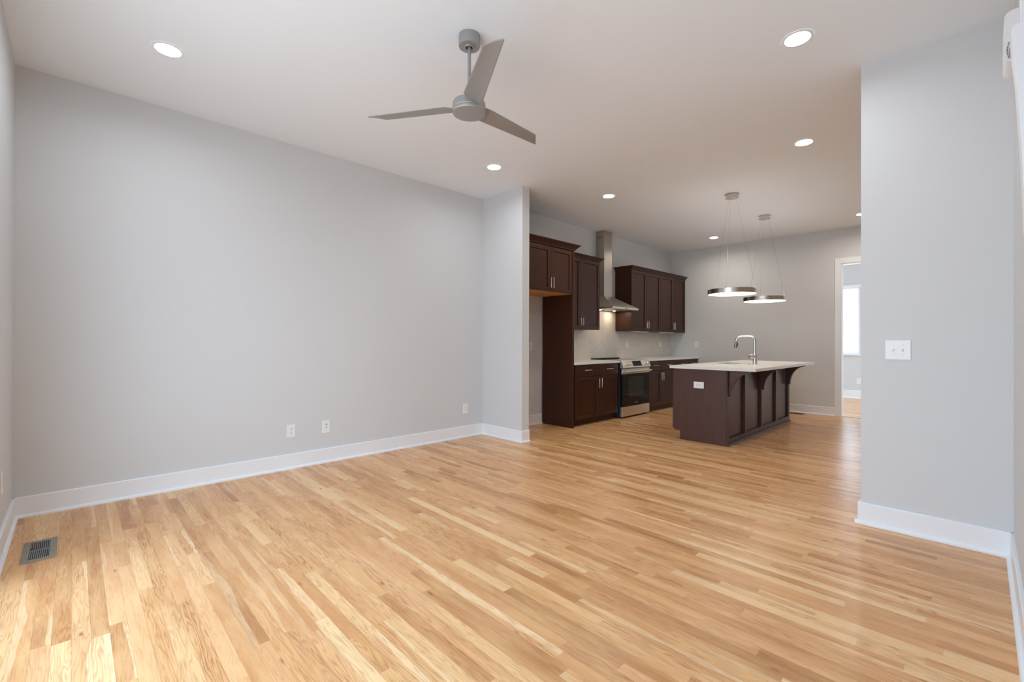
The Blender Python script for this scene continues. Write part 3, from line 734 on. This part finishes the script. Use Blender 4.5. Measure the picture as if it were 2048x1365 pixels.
# ------------------------------------------------------------------ hood
hd = thing('range_hood', 'stainless steel chimney range hood mounted on the wall above the range', 'range hood', (XL, 6.43, 1.73))
CX, CY0, CY1 = -4.336, 6.308, 6.540
ch = make('chimney', MB().box(XL + 0.0035, CX, CY0, CY1, 1.96, 2.352).box(XL + 0.0035, CX - 0.002, CY0 + 0.002, CY1 - 0.002, 2.352, H - 0.001), M['chimney_steel'], hd, bevel=0.0015)
mb = MB()
for i in range(4): mb.box(-4.475 + 0.028 * i, -4.475 + 0.028 * i + 0.020, CY0 + 0.0005, CY0 + 0.0022, 2.92, 2.965)
make('vent_slots', mb, M['register'], ch)
HX, HY0, HY1 = -4.00, 6.052, 6.823
mb = MB().box(XL + 0.0125, HX, HY0, HY1, 1.731, 1.758)
mb.hexa([(XL + 0.013, HY0, 1.758), (XL + 0.013, CY0, 1.963), (XL + 0.013, HY1, 1.758), (XL + 0.013, CY1, 1.963), (HX, HY0, 1.758), (CX, CY0, 1.963), (HX, HY1, 1.758), (CX, CY1, 1.963)])
make('canopy', mb, M['stainless'], hd)
make('filter_panel', MB().box(XL + 0.05, HX - 0.03, HY0 + 0.03, HY1 - 0.03, 1.7295, 1.7308), M['stainless'], hd)
mb = MB()
for i in range(5): mb.cyl((HX, 6.395 + 0.02 * i, 1.7445), 0.005, 0.002, 12, (1, 0, 0))
make('buttons', mb, M['dark'], hd)
for yy in (6.24, 6.64):
    lp = make('lamp', MB().lathe([(0.032, -0.002), (0.032, 0.002), (0, 0.002)], (-4.36, yy, 1.728), 24), M['chrome'], hd, smooth=40)
    make('bulb', MB().lathe([(0, -0.001), (0.018, -0.001), (0.018, 0.001)], (-4.36, yy, 1.7275), 24), M['hood_glow'], lp, smooth=40)

# ------------------------------------------------------------------ island
IW = M['island_wood']
IX0, IX1, IY0, IY1 = -2.667, -2.033, 5.390, 7.876
il = thing('kitchen_island', 'dark brown kitchen island with panelled side standing on the oak floor', 'kitchen island', (-2.35, 6.63, 0))
mb = MB(); mb.box(-2.640, -2.068, IY0 + 0.020, IY1 - 0.020, 0.11, 0.66); mb.box(-2.640, -2.068, IY0 + 0.020, 6.15, 0.66, ZC0 - 0.001); mb.box(-2.640, -2.068, 6.90, IY1 - 0.020, 0.66, ZC0 - 0.001)
mb.box(-2.640, -2.600, 6.15, 6.90, 0.66, ZC0 - 0.001); mb.box(-2.18, -2.068, 6.15, 6.90, 0.66, ZC0 - 0.001); mb.box(-2.584, -2.068, IY0 + 0.020, IY1 - 0.020, 0.0, 0.11)
make('cabinet_box', mb, IW, il)
make('end_panel', MB().prism([(-2.584, 0), (-2.0335, 0), (-2.0335, ZC0 - 0.0015), (-2.660, ZC0 - 0.0015), (-2.660, 0.110), (-2.584, 0.110)], 'y', IY0, IY0 + 0.0195), IW, il, bevel=0.0015)
make('end_panel', MB().prism([(-2.584, 0), (-2.0335, 0), (-2.0335, ZC0 - 0.0015), (-2.660, ZC0 - 0.0015), (-2.660, 0.110), (-2.584, 0.110)], 'y', IY1 - 0.0195, IY1), IW, il, bevel=0.0015)
mb = MB(); fx0, fx1 = -2.068, -2.033
for ya, yb in ((IY0 + 0.0195, 5.475), (5.990, 6.050), (6.600, 6.660), (7.210, 7.270), (7.812, IY1 - 0.0195)):
    mb.box(fx0, fx1, ya, yb, 0.0, ZC0 - 0.0015)
for ya, yb in ((5.475, 5.990), (6.050, 6.600), (6.660, 7.210), (7.270, 7.812)):
    mb.box(fx0, fx1, ya, yb, 0.0, 0.078); mb.box(fx0, fx1, ya, yb, 0.83, ZC0 - 0.0015); mb.box(fx0, fx0 + 0.004, ya, yb, 0.078, 0.83)
make('panelled_side', mb, IW, il)
make('corner_post', MB().box(-2.0325, -2.020, IY0 - 0.001, IY0 + 0.03, 0.022, ZC0 - 0.0015).box(-2.056, -2.0325, IY0 - 0.006, IY0 - 0.0005, 0.0, ZC0 - 0.0015), IW, il, bevel=0.001)
make('shoe_molding', MB().prism([(-2.0325, 0), (-2.012, 0), (-2.013, 0.012), (-2.020, 0.019), (-2.0325, 0.021)], 'y', IY0, IY1), IW, il)
for ya, yb, ty in ((IY0 + 0.02, 6.1, 1), (6.104, 6.95, -1), (6.954, IY1 - 0.02, 1)):
    shaker('door', il, IX0 - 0.003, ya, yb, 0.125, ZC0 - 0.02, IW)
def corbel(y0, y1):
    xb, xt, zt, zb_ = -2.0325, -1.800, ZC0 - 0.0005, 0.570
    poly = [(xb, zb_), (xb, zt), (xt, zt), (xt, 0.846)]
    n = 18; cx, cz, rx, rz = xt, zb_, (xt - (-1.997)), 0.846 - zb_
    for i in range(1, n + 1):
        a_ = math.pi / 2 + (math.pi / 2) * i / n
        poly.append((cx + rx * math.cos(a_), cz + rz * math.sin(a_)))
    c = make('corbel', MB().prism(poly, 'y', y0, y1), IW, il, bevel=0.0015)
    # raised field on each flat face, following the curve
    s = [(xb + 0.014, zb_ + 0.02), (xb + 0.014, zt - 0.014), (xt - 0.03, zt - 0.014)]
    n = 14; rx2, rz2 = rx + 0.012, rz + 0.004
    for i in range(2, n):
        a_ = math.pi / 2 + (math.pi / 2) * i / n
        s.append((cx + rx2 * math.cos(a_), cz + rz2 * math.sin(a_)))
    make('corbel_field', MB().prism(s, 'y', y0 - 0.004, y0), IW, c, bevel=0.001)
corbel(5.435, 5.490); corbel(6.575, 6.630); corbel(7.735, 7.790)
outer = rrect(-2.712, -1.712, 5.362, 7.895, 0.006, 2)
hole = rrect(-2.530, -2.270, 6.34, 6.80, 0.06)
it = make('countertop', MB().slab(outer, [hole], ZC0, ZC1), M['quartz'], loc=(-2.2, 6.63, ZC0))
tag(it, 'white quartz countertop overhanging the kitchen island', 'countertop', 'white quartz countertops')
sk = thing('sink', 'undermount sink set into the white island countertop', 'sink', (-2.40, 6.57, ZC0 - 0.2))
mb = MB(); a0 = rrect(-2.540, -2.260, 6.33, 6.81, 0.06); a1 = rrect(-2.535, -2.265, 6.335, 6.805, 0.06)
vs0 = [mb.bm.verts.new((p[0], p[1], ZC0 - 0.0005)) for p in a0]; vs1 = [mb.bm.verts.new((p[0], p[1], ZC0 - 0.19)) for p in a1]
for i in range(len(vs0)): mb.bm.faces.new((vs0[i], vs0[(i + 1) % len(vs0)], vs1[(i + 1) % len(vs0)], vs1[i]))
mb.bm.faces.new(vs1)
make('basin', mb, M['stainless'], sk, smooth=40)
make('drain', MB().cyl((-2.40, 6.57, ZC0 - 0.1895), 0.045, 0.003, 24), M['chrome'], sk)
# faucet
FXc, FYc = -2.100, 6.545
fc = thing('faucet', 'brushed steel gooseneck faucet standing on the island countertop', 'faucet', (FXc, FYc, ZC1))
dv = Vector((-0.97, -0.24, 0)).normalized()
make('base', MB().lathe([(0, 0), (0.030, 0), (0.030, 0.006), (0.026, 0.008), (0.026, 0.135), (0.022, 0.142), (0, 0.142)], (FXc, FYc, ZC1), 32), M['chrome'], fc, smooth=40)
P0 = Vector((FXc, FYc, ZC1)); top = 0.372; R_ = 0.065; reach = 0.235
pts = [P0 + Vector((0, 0, 0.13)), P0 + Vector((0, 0, 0.22)), P0 + Vector((0, 0, top - R_))]
pts += [P0 + Vector((0, 0, top - R_)) + dv * R_ * (1 - math.cos(a)) + Vector((0, 0, R_ * math.sin(a))) for a in [math.pi / 2 * i / 8 for i in range(1, 9)]]
pts += [P0 + Vector((0, 0, top - R_)) + dv * (reach - R_ * 1.15 + R_ * math.sin(a)) + Vector((0, 0, R_ * math.cos(a))) for a in [1.75 * i / 10 for i in range(0, 11)]]
make('spout', MB().tube(pts, 0.0165, 16), M['chrome'], fc, smooth=60)
end = pts[-1]; t_ = (pts[-1] - pts[-2]).normalized()
t_ = (Vector((0, 0, -1)) + dv * 0.12).normalized()
sp = make('spray_head', MB().lathe([(0.0175, -0.005), (0.0185, 0.0), (0.0205, 0.075), (0.019, 0.08), (0, 0.08)], end, 24, t_), M['spray'], fc, smooth=40)
side = Vector((dv.y, -dv.x, 0))
bq = end + t_ * 0.035 - dv * 0.019
make('spray_button', MB().box(bq.x - 0.003, bq.x + 0.006, bq.y - 0.009, bq.y + 0.009, bq.z - 0.022, bq.z + 0.02), M['slot'], sp, bevel=0.002)
lv = make('handle_hub', MB().cyl(P0 + Vector((0, 0, 0.095)), 0.029, 0.066, 24, (-0.75, -0.65, 0.12)), M['chrome'], fc, smooth=40)
hb = P0 + Vector((0, 0, 0.095)) + Vector((-0.75, -0.65, 0.12)).normalized() * 0.045
make('lever', MB().tube([hb, hb + Vector((-0.03, -0.028, 0.055)), hb + Vector((-0.048, -0.045, 0.10))], [0.014, 0.011, 0.008], 10), M['chrome'], lv, smooth=60)
bt = thing('sink_button', 'small metal button on the island countertop beside the faucet', 'sink button', (-2.135, 6.40, ZC1))
make('button_rim', MB().lathe([(0, 0), (0.026, 0), (0.026, 0.006), (0.020, 0.009), (0, 0.009)], (-2.135, 6.40, ZC1), 28), M['chrome'], bt, smooth=40)
make('button_cap', MB().lathe([(0, 0.009), (0.013, 0.009), (0.013, 0.014), (0, 0.014)], (-2.135, 6.40, ZC1), 20), M['slot'], bt, smooth=40)

# ------------------------------------------------------------------ white wall unit at the upper right edge
wu = thing('wall_unit', 'white rounded plastic wall unit with dark perforations high at the upper right edge', 'wall unit', (XR, 3.1, 2.55))
prof = rrect(0.0735, XR + 0.05, 2.466, 2.698, 0.030, 10)
prof = [(min(p[0], XR - 0.0005), p[1]) for p in prof]
seen = []
for p in prof:
    if not seen or (Vector(p) - Vector(seen[-1])).length > 1e-5: seen.append(p)
hs = make('housing', MB().prism(seen, 'y', 3.02, 3.22), M['plastic'], wu, smooth=40, bevel=0.004)
mb = MB()
for j, (xc, n, z0, z1) in enumerate(((0.0885, 11, 2.484, 2.553), (0.0955, 9, 2.480, 2.540), (0.1025, 8, 2.478, 2.530))):
    for i in range(n):
        t_ = i / (n - 1); zz = z1 + (z0 - z1) * t_
        mb.cyl((xc - 0.006 * math.sin(math.pi * t_), 3.0155, zz), 0.0021, 0.002, 8, (0, 1, 0))
make('perforations', mb, M['slot'], hs)
wp = thing('wall_panel', 'smooth white tapering panel on the right wall at the right picture edge', 'wall panel', (XR, 2.45, 1.6))
make('cover', MB().prism([(XR - 0.001, 1.28), (XR - 0.004, 1.28), (0.1010, 1.92), (0.0890, 2.17), (0.0815, 2.26), (0.0775, 2.315), (0.0780, 2.338), (0.0830, 2.352), (XR - 0.001, 2.356)], 'y', 2.44, 2.56), M['trim'], wp, smooth=30, bevel=0.002)
make('strip', MB().box(0.1000, XR - 0.001, 2.47, 2.55, 2.3565, H - 0.001), M['trim'], wp, bevel=0.002)
